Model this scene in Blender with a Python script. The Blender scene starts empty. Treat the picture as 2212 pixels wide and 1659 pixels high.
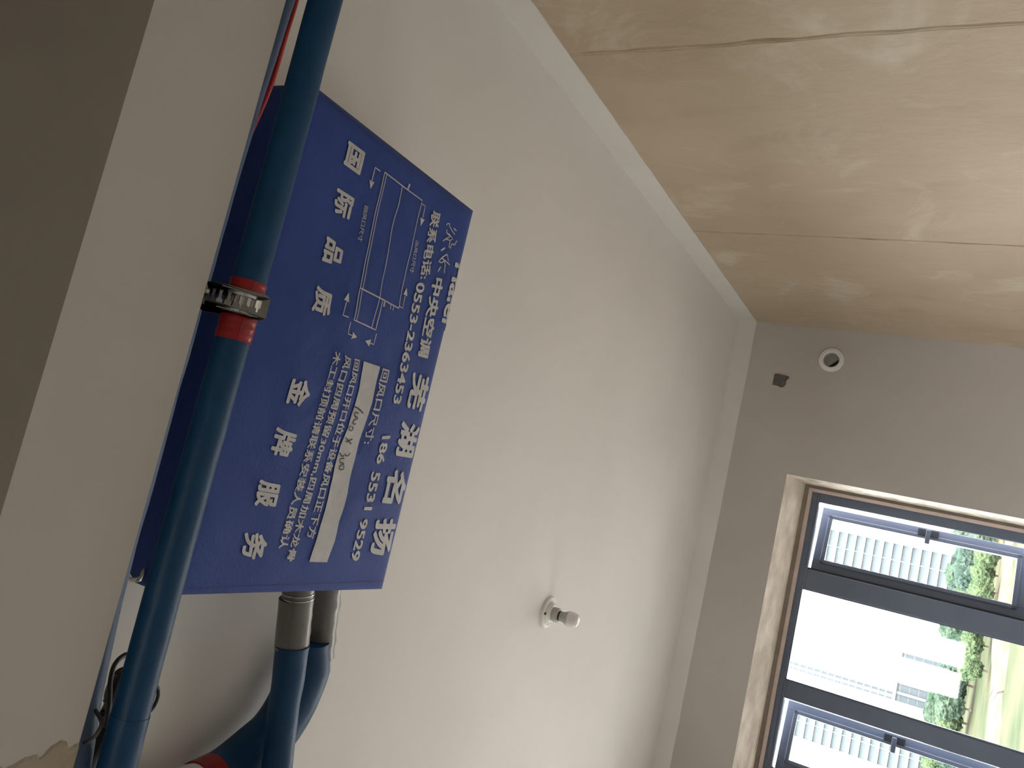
import bpy, bmesh, math, random
from mathutils import Vector, Matrix, noise

random.seed(7)
SC = bpy.context.scene
COL = SC.collection
EYE = 1.5                      # the eye stands 1.5 m above the floor; geometry below is given relative to it

# ------------------------------------------------------------------ camera
F_PX, PW, PH = 1707.0, 2212.0, 1659.0
Yv = Vector((910, 408, F_PX)).normalized()
Zv = Vector((-2986, -485, F_PX)); Zv = (Zv - Yv * Zv.dot(Yv)).normalized()
Xv = Yv.cross(Zv)
def to_world(c): return Vector((Xv.dot(c), Yv.dot(c), Zv.dot(c)))
cu, cv, cw = (to_world(Vector(a)) for a in ((1, 0, 0), (0, 1, 0), (0, 0, 1)))
cam = bpy.data.cameras.new('camera')
cam.sensor_fit = 'HORIZONTAL'; cam.sensor_width = 36.0; cam.lens = F_PX / PW * 36.0
cam.clip_start = 0.02; cam.clip_end = 3000
cam_o = bpy.data.objects.new('camera', cam); COL.objects.link(cam_o)
m3 = Matrix((cu, -cv, -cw)).transposed()
cam_o.matrix_world = Matrix.Translation((0, 0, EYE)) @ m3.to_4x4()
SC.camera = cam_o

# ------------------------------------------------------------------ sky, exposure
W = bpy.data.worlds.new('overcast_sky'); SC.world = W; W.use_nodes = True
bg = W.node_tree.nodes['Background']
bg.inputs[0].default_value = (1.0, 0.955, 0.975, 1); bg.inputs[1].default_value = 1.0
SC.view_settings.view_transform = 'Standard'; SC.view_settings.look = 'None'
SC.view_settings.gamma = 1.0; SC.view_settings.use_curve_mapping = False
SC.view_settings.exposure = 4.54
# daylight portal standing in the window opening (guides the sky light in, gives off none itself)
def portal(loc, rot, sx, sy):
    pl = bpy.data.lights.new('window_portal', 'AREA'); pl.shape = 'RECTANGLE'; pl.size = sx; pl.size_y = sy
    pl.cycles.is_portal = True
    o = bpy.data.objects.new('window_portal', pl); COL.objects.link(o); o.location = loc; o.rotation_euler = [math.radians(a) for a in rot]
portal((-0.985, 5.32, -0.17 + EYE), (-90, 0, 0), 2.66, 1.80)
portal((-3.10, 3.25, 0.05 + EYE), (0, -90, 0), 1.30, 1.10)
portal((-1.25, -2.70, -0.025 + EYE), (90, 0, 0), 0.90, 1.15)

# ------------------------------------------------------------------ pixel rays (measuring aid)
def ray(px, py): return to_world(Vector((px - PW / 2, py - PH / 2, F_PX)))
def on_z(px, py, z): d = ray(px, py); return d * (z / d.z)
def on_x(px, py, x): d = ray(px, py); return d * (x / d.x)
def on_y(px, py, y): d = ray(px, py); return d * (y / d.y)

# ------------------------------------------------------------------ materials
def lin(c): return tuple((v / 12.92 if v <= 0.04045 else ((v + 0.055) / 1.055) ** 2.4) for v in c)
def mat(name, col, rough=0.7, metal=0.0, col2=None, scale=4.0, detail=4.0, bump=0.0, bscale=60.0, stretch=(1, 1, 1), spec=0.5, fac=(0.35, 0.65), sheen=0.0, coat=0.0):
    m = bpy.data.materials.new(name); m.use_nodes = True
    nt = m.node_tree; b = nt.nodes['Principled BSDF']
    b.inputs['Base Color'].default_value = (*col, 1); b.inputs['Roughness'].default_value = rough
    b.inputs['Metallic'].default_value = metal; b.inputs['Specular IOR Level'].default_value = spec
    if sheen: b.inputs['Sheen Weight'].default_value = sheen
    if coat: b.inputs['Coat Weight'].default_value = coat; b.inputs['Coat Roughness'].default_value = 0.25
    tc = nt.nodes.new('ShaderNodeTexCoord'); mp = nt.nodes.new('ShaderNodeMapping'); mp.inputs['Scale'].default_value = stretch
    nt.links.new(tc.outputs['Object'], mp.inputs[0])
    if col2:
        n = nt.nodes.new('ShaderNodeTexNoise'); n.inputs['Scale'].default_value = scale; n.inputs['Detail'].default_value = detail
        r = nt.nodes.new('ShaderNodeMapRange'); r.inputs[1].default_value = fac[0]; r.inputs[2].default_value = fac[1]
        x = nt.nodes.new('ShaderNodeMix'); x.data_type = 'RGBA'
        x.inputs[6].default_value = (*col, 1); x.inputs[7].default_value = (*col2, 1)
        nt.links.new(mp.outputs[0], n.inputs[0]); nt.links.new(n.outputs[0], r.inputs[0]); nt.links.new(r.outputs[0], x.inputs[0])
        nt.links.new(x.outputs[2], b.inputs['Base Color'])
    if bump:
        n2 = nt.nodes.new('ShaderNodeTexNoise'); n2.inputs['Scale'].default_value = bscale; n2.inputs['Detail'].default_value = 6
        bp = nt.nodes.new('ShaderNodeBump'); bp.inputs['Strength'].default_value = bump; bp.inputs['Distance'].default_value = 0.01
        nt.links.new(mp.outputs[0], n2.inputs[0]); nt.links.new(n2.outputs[0], bp.inputs['Height']); nt.links.new(bp.outputs[0], b.inputs['Normal'])
    return m

M = {}
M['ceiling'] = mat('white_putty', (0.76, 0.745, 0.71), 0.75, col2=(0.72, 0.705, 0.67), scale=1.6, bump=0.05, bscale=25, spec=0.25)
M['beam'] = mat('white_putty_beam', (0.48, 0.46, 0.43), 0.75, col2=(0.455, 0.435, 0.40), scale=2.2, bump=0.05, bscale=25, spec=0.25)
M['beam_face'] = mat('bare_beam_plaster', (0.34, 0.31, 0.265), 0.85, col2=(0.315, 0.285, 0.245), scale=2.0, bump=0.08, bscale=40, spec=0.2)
M['bare'] = mat('broken_plaster', (0.27, 0.235, 0.185), 0.95, col2=(0.38, 0.335, 0.26), scale=14, bump=0.6, bscale=40, spec=0.1)
M['wall_window'] = mat('grey_cement', (0.555, 0.52, 0.50), 0.85, col2=(0.50, 0.468, 0.445), scale=1.1, bump=0.12, bscale=14, spec=0.2)
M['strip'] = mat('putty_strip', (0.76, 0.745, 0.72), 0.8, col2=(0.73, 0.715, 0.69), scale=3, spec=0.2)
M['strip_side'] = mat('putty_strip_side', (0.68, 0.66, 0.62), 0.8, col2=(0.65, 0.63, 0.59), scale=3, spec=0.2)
M['floor'] = mat('dusty_screed', (0.62, 0.575, 0.52), 0.9, col2=(0.55, 0.51, 0.465), scale=2, bump=0.2, bscale=30, spec=0.2)
M['bounce'] = mat('room_plaster', (0.66, 0.615, 0.56), 0.85, col2=(0.60, 0.56, 0.51), scale=1.5, bump=0.1, bscale=20, spec=0.2)
M['reveal'] = mat('reveal_plaster', (0.82, 0.76, 0.66), 0.85, col2=(0.58, 0.52, 0.44), scale=9, bump=0.35, bscale=28, stretch=(0.6, 1, 1.6), spec=0.2)
M['groove'] = mat('reveal_groove', (0.30, 0.26, 0.22), 0.9, col2=(0.25, 0.21, 0.18), scale=12)
M['sealant'] = mat('pinkish_sealant', (0.62, 0.50, 0.45), 0.7, col2=(0.55, 0.45, 0.41), scale=20)
M['frame'] = mat('dark_blue_grey_aluminium', (0.115, 0.145, 0.200), 0.40, col2=(0.105, 0.133, 0.185), scale=6, spec=0.5)
M['gasket'] = mat('black_gasket', (0.012, 0.013, 0.015), 0.6)
M['foam'] = mat('blue_foam_insulation', (0.003, 0.045, 0.120), 0.45, col2=(0.005, 0.054, 0.138), scale=9, bump=0.12, bscale=35, spec=0.32)
M['foam2'] = mat('pale_blue_foam', (0.10, 0.155, 0.26), 0.55, col2=(0.075, 0.125, 0.225), scale=9, bump=0.2, bscale=30, spec=0.4)
M['tape'] = mat('red_vinyl_tape', (0.33, 0.010, 0.014), 0.28, col2=(0.26, 0.008, 0.011), scale=18, bump=0.15, bscale=60)
M['redwire'] = mat('red_cable_sheath', (0.36, 0.012, 0.012), 0.4)
M['steel'] = mat('galvanised_steel', (0.27, 0.27, 0.25), 0.45, metal=0.55, col2=(0.22, 0.22, 0.205), scale=30)
M['clip'] = mat('dull_dark_steel', (0.10, 0.10, 0.10), 0.5, metal=0.4)
M['bright'] = mat('bright_steel', (0.72, 0.73, 0.72), 0.22, metal=1.0)
M['foil'] = mat('grey_duct_tape', (0.19, 0.185, 0.175), 0.34, metal=0.25, col2=(0.155, 0.15, 0.142), scale=10, bump=0.25, bscale=22, spec=0.6)
M['chrome'] = mat('bare_metal_pipe', (0.55, 0.54, 0.52), 0.22, metal=0.9)
M['cover'] = mat('blue_nonwoven_cloth', (0.015, 0.049, 0.25), 0.62, col2=(0.019, 0.056, 0.27), scale=7, bump=0.16, bscale=150, spec=0.30, sheen=0.08)
M['cover_dark'] = mat('dark_stitching', (0.02, 0.03, 0.10), 0.8)
M['print'] = mat('silver_grey_print', (0.55, 0.555, 0.56), 0.6, col2=(0.50, 0.505, 0.51), scale=40, spec=0.4)
M['ink'] = mat('black_marker_ink', (0.012, 0.012, 0.014), 0.5)
M['cable'] = mat('black_cable', (0.010, 0.010, 0.012), 0.45)
M['plastic'] = mat('white_plastic', (0.80, 0.80, 0.77), 0.3, col2=(0.77, 0.77, 0.74), scale=20)
M['plastic2'] = mat('grey_white_plastic', (0.48, 0.48, 0.46), 0.4, col2=(0.45, 0.45, 0.43), scale=20)
M['bulb'] = mat('frosted_bulb', (0.80, 0.79, 0.80), 0.18, coat=0.6)
M['mortar'] = mat('dark_mortar', (0.115, 0.105, 0.10), 0.95, col2=(0.165, 0.15, 0.14), scale=40, bump=0.5, bscale=80)
M['facade'] = mat('white_render_facade', (0.62, 0.64, 0.66), 0.8, col2=(0.56, 0.58, 0.61), scale=0.1)
M['facade_glass'] = mat('tower_bay_glass', (0.088, 0.102, 0.108), 0.6, col2=(0.074, 0.088, 0.095), scale=0.3, spec=0.05)
M['lowrise'] = mat('pale_lowrise', (0.14, 0.147, 0.155), 0.8, col2=(0.125, 0.132, 0.14), scale=0.2, spec=0.05)
M['grass'] = mat('meadow', (0.020, 0.030, 0.015), 0.95, col2=(0.052, 0.049, 0.031), scale=0.06, detail=6, spec=0.02)
M['track'] = mat('bare_earth_track', (0.075, 0.064, 0.052), 0.95, col2=(0.050, 0.050, 0.032), scale=0.2, spec=0.02)
for k, (a, b_) in enumerate((((0.026, 0.044, 0.030), (0.046, 0.066, 0.046)), ((0.036, 0.056, 0.030), (0.058, 0.078, 0.040)), ((0.024, 0.042, 0.034), (0.042, 0.062, 0.050)))):  # haze and lens bloom put into the leaves as paler, bluer greens
    M['leaf%d' % k] = mat('foliage_%s' % 'abc'[k], a, 0.9, col2=b_, scale=1.3, detail=6, spec=0.02)
M['bounce_yard'] = mat('pale_bounce_ground', (0.33, 0.315, 0.295), 0.9, col2=(0.29, 0.28, 0.26), scale=0.3, spec=0.1)  # pale tone for the added surface that throws daylight upwards
M['bark'] = mat('bark', (0.06, 0.045, 0.035), 0.95, col2=(0.09, 0.07, 0.05), scale=3)

# side wall: troweled tan plaster with pale putty smears
def side_wall_material():
    m = bpy.data.materials.new('tan_troweled_plaster'); m.use_nodes = True
    nt = m.node_tree; N = nt.nodes; L = nt.links; b = N['Principled BSDF']
    b.inputs['Roughness'].default_value = 0.72; b.inputs['Specular IOR Level'].default_value = 0.3
    tc = N.new('ShaderNodeTexCoord')
    def noise_(scale, detail, st, dist=0.0, rough=0.5):
        mp = N.new('ShaderNodeMapping'); mp.inputs['Scale'].default_value = st
        n = N.new('ShaderNodeTexNoise'); n.inputs['Scale'].default_value = scale; n.inputs['Detail'].default_value = detail
        n.inputs['Distortion'].default_value = dist; n.inputs['Roughness'].default_value = rough
        L.new(tc.outputs['Object'], mp.inputs[0]); L.new(mp.outputs[0], n.inputs[0]); return n.outputs[0]
    def rng(s, a, c, lo=0.0, hi=1.0):
        r = N.new('ShaderNodeMapRange'); r.inputs[1].default_value = a; r.inputs[2].default_value = c
        r.inputs[3].default_value = lo; r.inputs[4].default_value = hi; L.new(s, r.inputs[0]); return r.outputs[0]
    def mix(f, a, c):
        x = N.new('ShaderNodeMix'); x.data_type = 'RGBA'; L.new(f, x.inputs[0])
        for i, v in ((6, a), (7, c)):
            if isinstance(v, tuple): x.inputs[i].default_value = (*v, 1)
            else: L.new(v, x.inputs[i])
        return x.outputs[2]
    base = mix(rng(noise_(1.3, 5, (1, 1, 0.8)), 0.35, 0.68), (0.425, 0.338, 0.243), (0.490, 0.405, 0.306))
    base = mix(rng(noise_(4.2, 6, (1, 1.5, 0.8), 0.4), 0.52, 0.76, 0, 0.45), base, (0.375, 0.300, 0.208))
    base = mix(rng(noise_(2.6, 7, (1, 1.0, 1.1), 0.8, 0.62), 0.55, 0.78, 0, 0.8), base, (0.63, 0.57, 0.47))
    L.new(base, b.inputs['Base Color'])
    bp = N.new('ShaderNodeBump'); bp.inputs['Strength'].default_value = 0.35; bp.inputs['Distance'].default_value = 0.012
    L.new(noise_(16, 8, (1, 1.3, 0.9), 0.3), bp.inputs['Height']); L.new(bp.outputs[0], b.inputs['Normal'])
    return m
M['side'] = side_wall_material()
M['joint'] = mat('joint_mortar', (0.38, 0.305, 0.215), 0.85, col2=(0.46, 0.38, 0.28), scale=9, bump=0.4, bscale=30, spec=0.2)

def glass_material():
    m = bpy.data.materials.new('window_glass'); m.use_nodes = True
    nt = m.node_tree; N = nt.nodes; L = nt.links; N.remove(N['Principled BSDF'])
    out = N['Material Output']; t = N.new('ShaderNodeBsdfTransparent'); t.inputs[0].default_value = (0.95, 0.98, 0.97, 1)
    g = N.new('ShaderNodeBsdfGlossy'); g.inputs['Roughness'].default_value = 0.02
    f = N.new('ShaderNodeFresnel'); f.inputs[0].default_value = 1.45
    x = N.new('ShaderNodeMixShader'); L.new(f.outputs[0], x.inputs[0]); L.new(t.outputs[0], x.inputs[1]); L.new(g.outputs[0], x.inputs[2])
    L.new(x.outputs[0], out.inputs[0]); return m
M['glass'] = glass_material()

# ------------------------------------------------------------------ object helpers
WORLD = {}
def empty(name, loc, label=None, cat=None, group=None):
    o = bpy.data.objects.new(name, None); COL.objects.link(o); o.empty_display_size = 0.05
    o.location = loc; WORLD[o.name] = Vector(loc); tag(o, label, cat, group); return o
def tag(o, label=None, cat=None, group=None, kind=None):
    if label: o['label'] = label
    if cat: o['category'] = cat
    if group: o['group'] = group
    if kind: o['kind'] = kind
    return o
def obj(name, verts, faces, m, parent=None, smooth=False, centre=None):
    vs = [Vector(v) for v in verts]
    if centre is None:
        lo = Vector([min(v[i] for v in vs) for i in range(3)]); hi = Vector([max(v[i] for v in vs) for i in range(3)])
        c = (lo + hi) / 2
    else: c = Vector(centre)
    me = bpy.data.meshes.new(name); me.from_pydata([v - c for v in vs], [], faces); me.update()
    me.materials.append(M[m] if isinstance(m, str) else m)
    if smooth: me.polygons.foreach_set('use_smooth', [True] * len(me.polygons))
    o = bpy.data.objects.new(name, me); COL.objects.link(o); WORLD[o.name] = c
    if parent: o.parent = parent; o.location = c - WORLD[parent.name]
    else: o.location = c
    return o
def struct(name, verts, faces, m, **k):
    o = obj(name, verts, faces, m, **k); o['kind'] = 'structure'; return o
class MB:
    def __init__(s): s.v = []; s.f = []
    def add(s, v, f):
        n = len(s.v); s.v += [Vector(a) for a in v]; s.f += [tuple(i + n for i in q) for q in f]; return s
    def box(s, a, b):
        x0, y0, z0 = (min(a[i], b[i]) for i in range(3)); x1, y1, z1 = (max(a[i], b[i]) for i in range(3))
        return s.add([(x0, y0, z0), (x1, y0, z0), (x1, y1, z0), (x0, y1, z0), (x0, y0, z1), (x1, y0, z1), (x1, y1, z1), (x0, y1, z1)],
                     [(0, 3, 2, 1), (4, 5, 6, 7), (0, 1, 5, 4), (1, 2, 6, 5), (2, 3, 7, 6), (3, 0, 4, 7)])
    def tube(s, pts, rad, n=16, caps=True, wob=0.0):
        pts = [Vector(p) for p in pts]; rads = rad if isinstance(rad, (list, tuple)) else [rad] * len(pts)
        rings = []; up = None
        for i, p in enumerate(pts):
            t = (pts[min(i + 1, len(pts) - 1)] - pts[max(i - 1, 0)]).normalized()
            if up is None:
                up = Vector((0, 0, 1)) if abs(t.z) < 0.9 else Vector((0, 1, 0))
            up = (up - t * up.dot(t)).normalized(); side = t.cross(up)
            ring = []
            for k in range(n):
                a = 2 * math.pi * k / n
                r = rads[i] * (1 + (wob * noise.noise(p * 18 + Vector((math.cos(a), math.sin(a), 0)) * 0.7) if wob else 0))
                ring.append(p + (up * math.cos(a) + side * math.sin(a)) * r)
            rings.append(ring)
        vs = [v for r in rings for v in r]; fs = []
        for i in range(len(rings) - 1):
            for k in range(n):
                k2 = (k + 1) % n; fs.append((i * n + k, (i + 1) * n + k, (i + 1) * n + k2, i * n + k2))
        if caps:
            fs.append(tuple(range(n))); fs.append(tuple((len(rings) - 1) * n + k for k in reversed(range(n))))
        return s.add(vs, fs)
    def lathe(s, prof, c, axis='z', n=32, caps=True):
        vs = []; fs = []
        for (r, h) in prof:
            for k in range(n):
                a = 2 * math.pi * k / n; q = (r * math.cos(a), r * math.sin(a))
                vs.append(Vector(c) + (Vector((q[0], q[1], h)) if axis == 'z' else Vector((q[0], h, q[1]))))
        for i in range(len(prof) - 1):
            for k in range(n):
                k2 = (k + 1) % n; fs.append((i * n + k, i * n + k2, (i + 1) * n + k2, (i + 1) * n + k))
        if caps:
            fs.append(tuple(reversed(range(n)))); fs.append(tuple((len(prof) - 1) * n + k for k in range(n)))
        return s.add(vs, fs)
    def build(s, name, m, parent=None, smooth=False, structure=False, centre=None):
        o = obj(name, s.v, s.f, m, parent, smooth, centre)
        if structure: o['kind'] = 'structure'
        return o
def smooth_path(p, n=8):
    p = [Vector(a) for a in p]; out = []
    for i in range(len(p) - 1):
        a, b, c, d = p[max(i - 1, 0)], p[i], p[i + 1], p[min(i + 2, len(p) - 1)]
        for k in range(n):
            t = k / n
            out.append(0.5 * ((2 * b) + (c - a) * t + (2 * a - 5 * b + 4 * c - d) * t * t + (3 * b - a - 3 * c + d) * t ** 3))
    out.append(p[-1]); return out
def auto_smooth(o, ang=40):
    me = o.data; me.polygons.foreach_set('use_smooth', [True] * len(me.polygons)); me.set_sharp_from_angle(angle=math.radians(ang)); return o
def bevel(o, w=0.002, seg=2):
    b = o.modifiers.new('bevel', 'BEVEL'); b.width = w; b.segments = seg; b.limit_method = 'ANGLE'; return o

# ================================================================== room shell (coordinates relative to the eye)
H = 1.30                       # ceiling above the eye
XR, XL, YW, YB, ZF = 1.30, -3.0, 4.98, -2.6, -1.5
WT = 0.34                      # thickness of the window wall
HF = 1.46                      # the space this side of the beam is a little higher
BB, BY0, BY1 = 0.95, 0.556, 0.745
MB().box((XL - 0.2, BY1, H), (XR + 0.2, YW + WT, H + 0.3)).box((XL - 0.2, YB - 0.2, HF), (XR + 0.2, BY1, H + 0.3)).build('ceiling', 'ceiling', structure=True)
MB().box((XL - 0.2, YB - 0.2, ZF - 0.2), (XR + 0.2, YW + WT, ZF)).build('floor', 'floor', structure=True)
def framed_opening(name, x0, x1, y0, y1, z0, z1):
    # two windows added out of view to lift the indoor light: plain frames with a middle bar and panes
    r = empty(name, ((x0 + x1) / 2, (y0 + y1) / 2, z0)); r['kind'] = 'structure'
    along_x = (x1 - x0) > (y1 - y0)
    def seg(a, c, za, zb, nm, m='frame', d=0.03):
        q = MB()
        if along_x: q.box((a, (y0 + y1) / 2 - d, za), (c, (y0 + y1) / 2 + d, zb))
        else: q.box(((x0 + x1) / 2 - d, a, za), ((x0 + x1) / 2 + d, c, zb))
        q.build(nm, m, r)
    a, c = (x0, x1) if along_x else (y0, y1); m_ = (a + c) / 2
    seg(a, c, z1 - 0.06, z1, 'top_rail'); seg(a, c, z0, z0 + 0.06, 'bottom_rail'); seg(a, a + 0.06, z0 + 0.06, z1 - 0.06, 'jamb'); seg(c - 0.06, c, z0 + 0.06, z1 - 0.06, 'jamb'); seg(m_ - 0.03, m_ + 0.03, z0 + 0.06, z1 - 0.06, 'mullion')
    seg(a + 0.06, m_ - 0.03, z0 + 0.06, z1 - 0.06, 'pane', 'glass', 0.003); seg(m_ + 0.03, c - 0.06, z0 + 0.06, z1 - 0.06, 'pane', 'glass', 0.003)
    return r
b = MB(); LY0, LY1, LZ0, LZ1 = 2.70, 3.80, -0.60, 0.70
b.box((XL - 0.2, YB - 0.2, ZF), (XL, LY0, HF)); b.box((XL - 0.2, LY1, ZF), (XL, YW + WT, HF)); b.box((XL - 0.2, LY0, ZF), (XL, LY1, LZ0)); b.box((XL - 0.2, LY0, LZ1), (XL, LY1, HF))
b.build('wall_left', 'bounce', structure=True)
framed_opening('fill_window_left', XL - 0.2, XL, LY0, LY1, LZ0, LZ1)
b = MB(); DX0, DX1, DZ1 = -1.70, -0.80, 0.55; DZ0 = -0.60
b.box((XL, YB - 0.2, ZF), (DX0, YB, HF)); b.box((DX1, YB - 0.2, ZF), (XR + 0.2, YB, HF)); b.box((DX0, YB - 0.2, DZ1), (DX1, YB, HF)); b.box((DX0, YB - 0.2, ZF), (DX1, YB, DZ0))
b.build('wall_back', 'bounce', structure=True)
framed_opening('fill_window_back', DX0, DX1, YB - 0.2, YB, DZ0, DZ1)
wall_side = MB().box((XR, YB, ZF), (XR + 0.2, YW + WT, HF)).build('wall_right', 'side', structure=True)

# window wall: pieces round the window opening and round the sleeve hole
OX0, OX1, OZ0, OZ1 = -2.36, 0.381, -1.12, 0.84      # opening on the room side
hole = on_y(1796, 778, YW); HX, HZ, HR = hole.x, hole.z, 0.048
b = MB()
b.box((XL, YW, ZF), (OX0, YW + WT, H)); b.box((OX0, YW, ZF), (OX1, YW + WT, OZ0)); b.box((OX0, YW, OZ1), (OX1, YW + WT, H))
b.box((OX1, YW, ZF), (HX - HR, YW + WT, H)); b.box((HX + HR, YW, ZF), (XR, YW + WT, H))
b.box((HX - HR, YW, ZF), (HX + HR, YW + WT, HZ - HR)); b.box((HX - HR, YW, HZ + HR), (HX + HR, YW + WT, H))
wall_window = b.build('wall_window', 'wall_window', structure=True)

# white putty carried a hand's breadth down from the ceiling onto both walls
def strip(name, p, q, nrm, m, amp):
    n = 90; vs = []; fs = []
    for i in range(n + 1):
        t = i / n; a = Vector(p).lerp(Vector(q), t)
        lo = a - Vector((0, 0, 0.112 + amp * noise.noise(a * 7)))
        for base in (a, lo):
            vs.append(base); vs.append(base + Vector(nrm) * 0.003)
    for i in range(n):
        k = i * 4; j = k + 4
        fs += [(k + 1, j + 1, j + 3, k + 3), (k + 2, k + 3, j + 3, j + 2), (k, k + 2, j + 2, j), (k, j, j + 1, k + 1)]
    fs += [(0, 1, 3, 2), (n * 4, n * 4 + 2, n * 4 + 3, n * 4 + 1)]
    return struct(name, vs, fs, m)
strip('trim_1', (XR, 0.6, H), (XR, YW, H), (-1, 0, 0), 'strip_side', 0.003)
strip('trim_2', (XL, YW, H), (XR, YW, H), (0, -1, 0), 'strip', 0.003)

# vertical plaster joints of the tan wall: ragged raised seams
def joint(y0, amp, w, seed):
    n = 130; vs = []; fs = []
    for i in range(n + 1):
        z = 1.187 + (ZF - 1.187) * i / n
        off = amp * noise.noise(Vector((seed, z * 1.3, 0))) + amp * 0.35 * noise.noise(Vector((seed, z * 9, 3)))
        ww = w * (0.55 + 0.9 * abs(noise.noise(Vector((seed + 5, z * 4, 1)))))
        h = 0.0060 * (0.3 + 1.2 * abs(noise.noise(Vector((seed + 9, z * 6, 2)))))
        y = y0 + off
        vs += [(XR + 0.002, y - ww, z), (XR - h, y - ww * 0.25, z), (XR - h * 0.2, y + ww * 0.2, z), (XR - h * 0.6, y + ww * 0.5, z), (XR + 0.002, y + ww, z)]
    for i in range(n):
        for k in range(4): fs.append((i * 5 + k, i * 5 + k + 1, i * 5 + k + 6, i * 5 + k + 5))
    return obj('plaster_joint', vs, fs, 'joint', wall_side, False)
joint(1.985, 0.016, 0.022, 1.0); joint(3.435, 0.006, 0.012, 4.0)

# beam crossing overhead, between eye and air conditioner
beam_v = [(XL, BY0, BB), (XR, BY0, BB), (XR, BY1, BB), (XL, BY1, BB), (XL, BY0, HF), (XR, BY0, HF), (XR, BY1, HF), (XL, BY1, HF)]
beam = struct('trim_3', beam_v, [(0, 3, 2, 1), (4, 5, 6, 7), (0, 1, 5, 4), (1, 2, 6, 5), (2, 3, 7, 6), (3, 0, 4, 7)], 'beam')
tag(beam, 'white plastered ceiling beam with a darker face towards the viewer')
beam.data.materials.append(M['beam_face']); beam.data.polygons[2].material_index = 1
# broken plaster at its far end
vs = []; fs = []; n = 40
for i in range(n + 1):
    y = BY0 + (BY1 - BY0) * i / n
    e = -0.474 + 0.018 * noise.noise(Vector((y * 30, 0, 0))) + 0.008 * noise.noise(Vector((y * 110, 2, 0))) - 0.02 * (1 - i / n)
    vs += [(e, y, BB - 0.0005), (e - 0.004, y, BB - 0.0018 - 0.0008 * noise.noise(Vector((y * 60, 4, 0)))), (-1.0, y, BB - 0.003), (-1.0, y, BB)]
for i in range(n):
    k = i * 4
    for j in range(3): fs.append((k + j, k + j + 1, k + j + 5, k + j + 4))
obj('broken_plaster', vs, fs, 'bare', beam)

# small dark chip in the cement, sleeve through the wall
pts = [(1673, 808), (1680, 807.5), (1693, 810), (1706, 814), (1704, 818), (1699, 822), (1697.5, 831), (1693, 836), (1685, 837), (1681, 834), (1668, 831), (1670, 822)]
fr = [on_y(x, y, YW) for x, y in pts]; n = len(fr)
vs = [(p.x, YW + 0.001, p.z) for p in fr] + [(p.x * 0.985 + 0.942 * 0.015, YW - 0.004, p.z * 0.97 + 0.978 * 0.03) for p in fr]
fs = [tuple(range(n, 2 * n))] + [(i, (i + 1) % n, n + (i + 1) % n, n + i) for i in range(n)]
obj('cement_chip', vs, fs, 'mortar', wall_window)
sl = empty('wall_sleeve', (HX, YW, HZ), 'white plastic pipe sleeve with a round flange, set in the grey wall above the window', 'pipe sleeve')
auto_smooth(MB().lathe([(0.044, 0.0), (0.072, -0.001), (0.073, -0.006), (0.068, -0.012), (0.050, -0.014), (0.046, -0.010), (0.044, 0.0)], (HX, YW, HZ), 'y', 40, False).build('flange', 'plastic', sl))
auto_smooth(MB().lathe([(0.0455, -0.008), (0.0475, WT), (0.0445, WT), (0.043, -0.008), (0.0455, -0.008)], (HX, YW, HZ), 'y', 40, False).build('tube', 'plastic2', sl))
MB().lathe([(0.0440, 0.040), (0.0440, 0.044)], (HX, YW, HZ), 'y', 32).build('tube_backing', 'plastic2', sl)  # added disc, stands in for the light half of the tube's inside
hd = [(HX + 0.0425 * math.cos(math.radians(a)), HZ + 0.0425 * math.sin(math.radians(a))) for a in range(150, 296, 8)]; n = len(hd)
obj('tube_shade', [(x, YW + 0.039, z) for x, z in hd] + [(x, YW + 0.036, z) for x, z in hd], [tuple(range(n, 2 * n)), tuple(reversed(range(n)))] + [(i, (i + 1) % n, n + (i + 1) % n, n + i) for i in range(n)], 'gasket', sl)  # black half disc painting in the shade inside the tube

# ------------------------------------------------------------------ window
YF = 5.28                      # room face of the frame
win = empty('window_1', (-0.985, YF, -1.05)); win['kind'] = 'structure'
FX0, FX1, FZ0, FZ1 = -2.31, 0.331, -1.06, 0.722
# splayed plaster reveals, groove and sealant
def quad_slab(name, a, b_, c, d, t, m, parent):
    t = Vector(t); vs = [Vector(p) for p in (a, b_, c, d)]; vs += [p + t for p in vs]
    return obj(name, vs, [(0, 1, 2, 3), (7, 6, 5, 4), (0, 4, 5, 1), (1, 5, 6, 2), (2, 6, 7, 3), (3, 7, 4, 0)], m, parent)
I0, I1, J0, J1 = OX0 + 0.02, 0.364, OZ0 + 0.04, 0.768
def ribbed(name, a, b_, c, d, m):           # subdivided, slightly uneven plaster sheet a-b (room edge), d-c (frame edge)
    nu, nv = 70, 8; vs = []; fs = []
    a, b_, c, d = (Vector(p) for p in (a, b_, c, d)); nr = (b_ - a).cross(d - a).normalized()
    for i in range(nu + 1):
        for j in range(nv + 1):
            u, v = i / nu, j / nv
            p = a.lerp(b_, u).lerp(d.lerp(c, u), v)
            e = 0 if j in (0, nv) else 0.006 * noise.noise(p * 14)
            vs.append(p + nr * e)
    for i in range(nu):
        for j in range(nv):
            k = i * (nv + 1) + j; fs.append((k, k + 1, k + nv + 2, k + nv + 1))
    return obj(name, vs, fs, m, win, True)
ribbed('top_reveal', (OX0, YW, OZ1), (OX1, YW, OZ1), (I1, YF - 0.02, J1), (I0, YF - 0.02, J1), 'reveal')
ribbed('side_reveal', (OX1, YW, OZ1), (OX1, YW, OZ0), (I1, YF - 0.02, J0), (I1, YF - 0.02, J1), 'reveal')
ribbed('side_reveal', (OX0, YW, OZ0), (OX0, YW, OZ1), (I0, YF - 0.02, J1), (I0, YF - 0.02, J0), 'reveal')
ribbed('window_sill', (OX1, YW, OZ0), (OX0, YW, OZ0), (I0, YF - 0.02, J0), (I1, YF - 0.02, J0), 'reveal')
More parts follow.
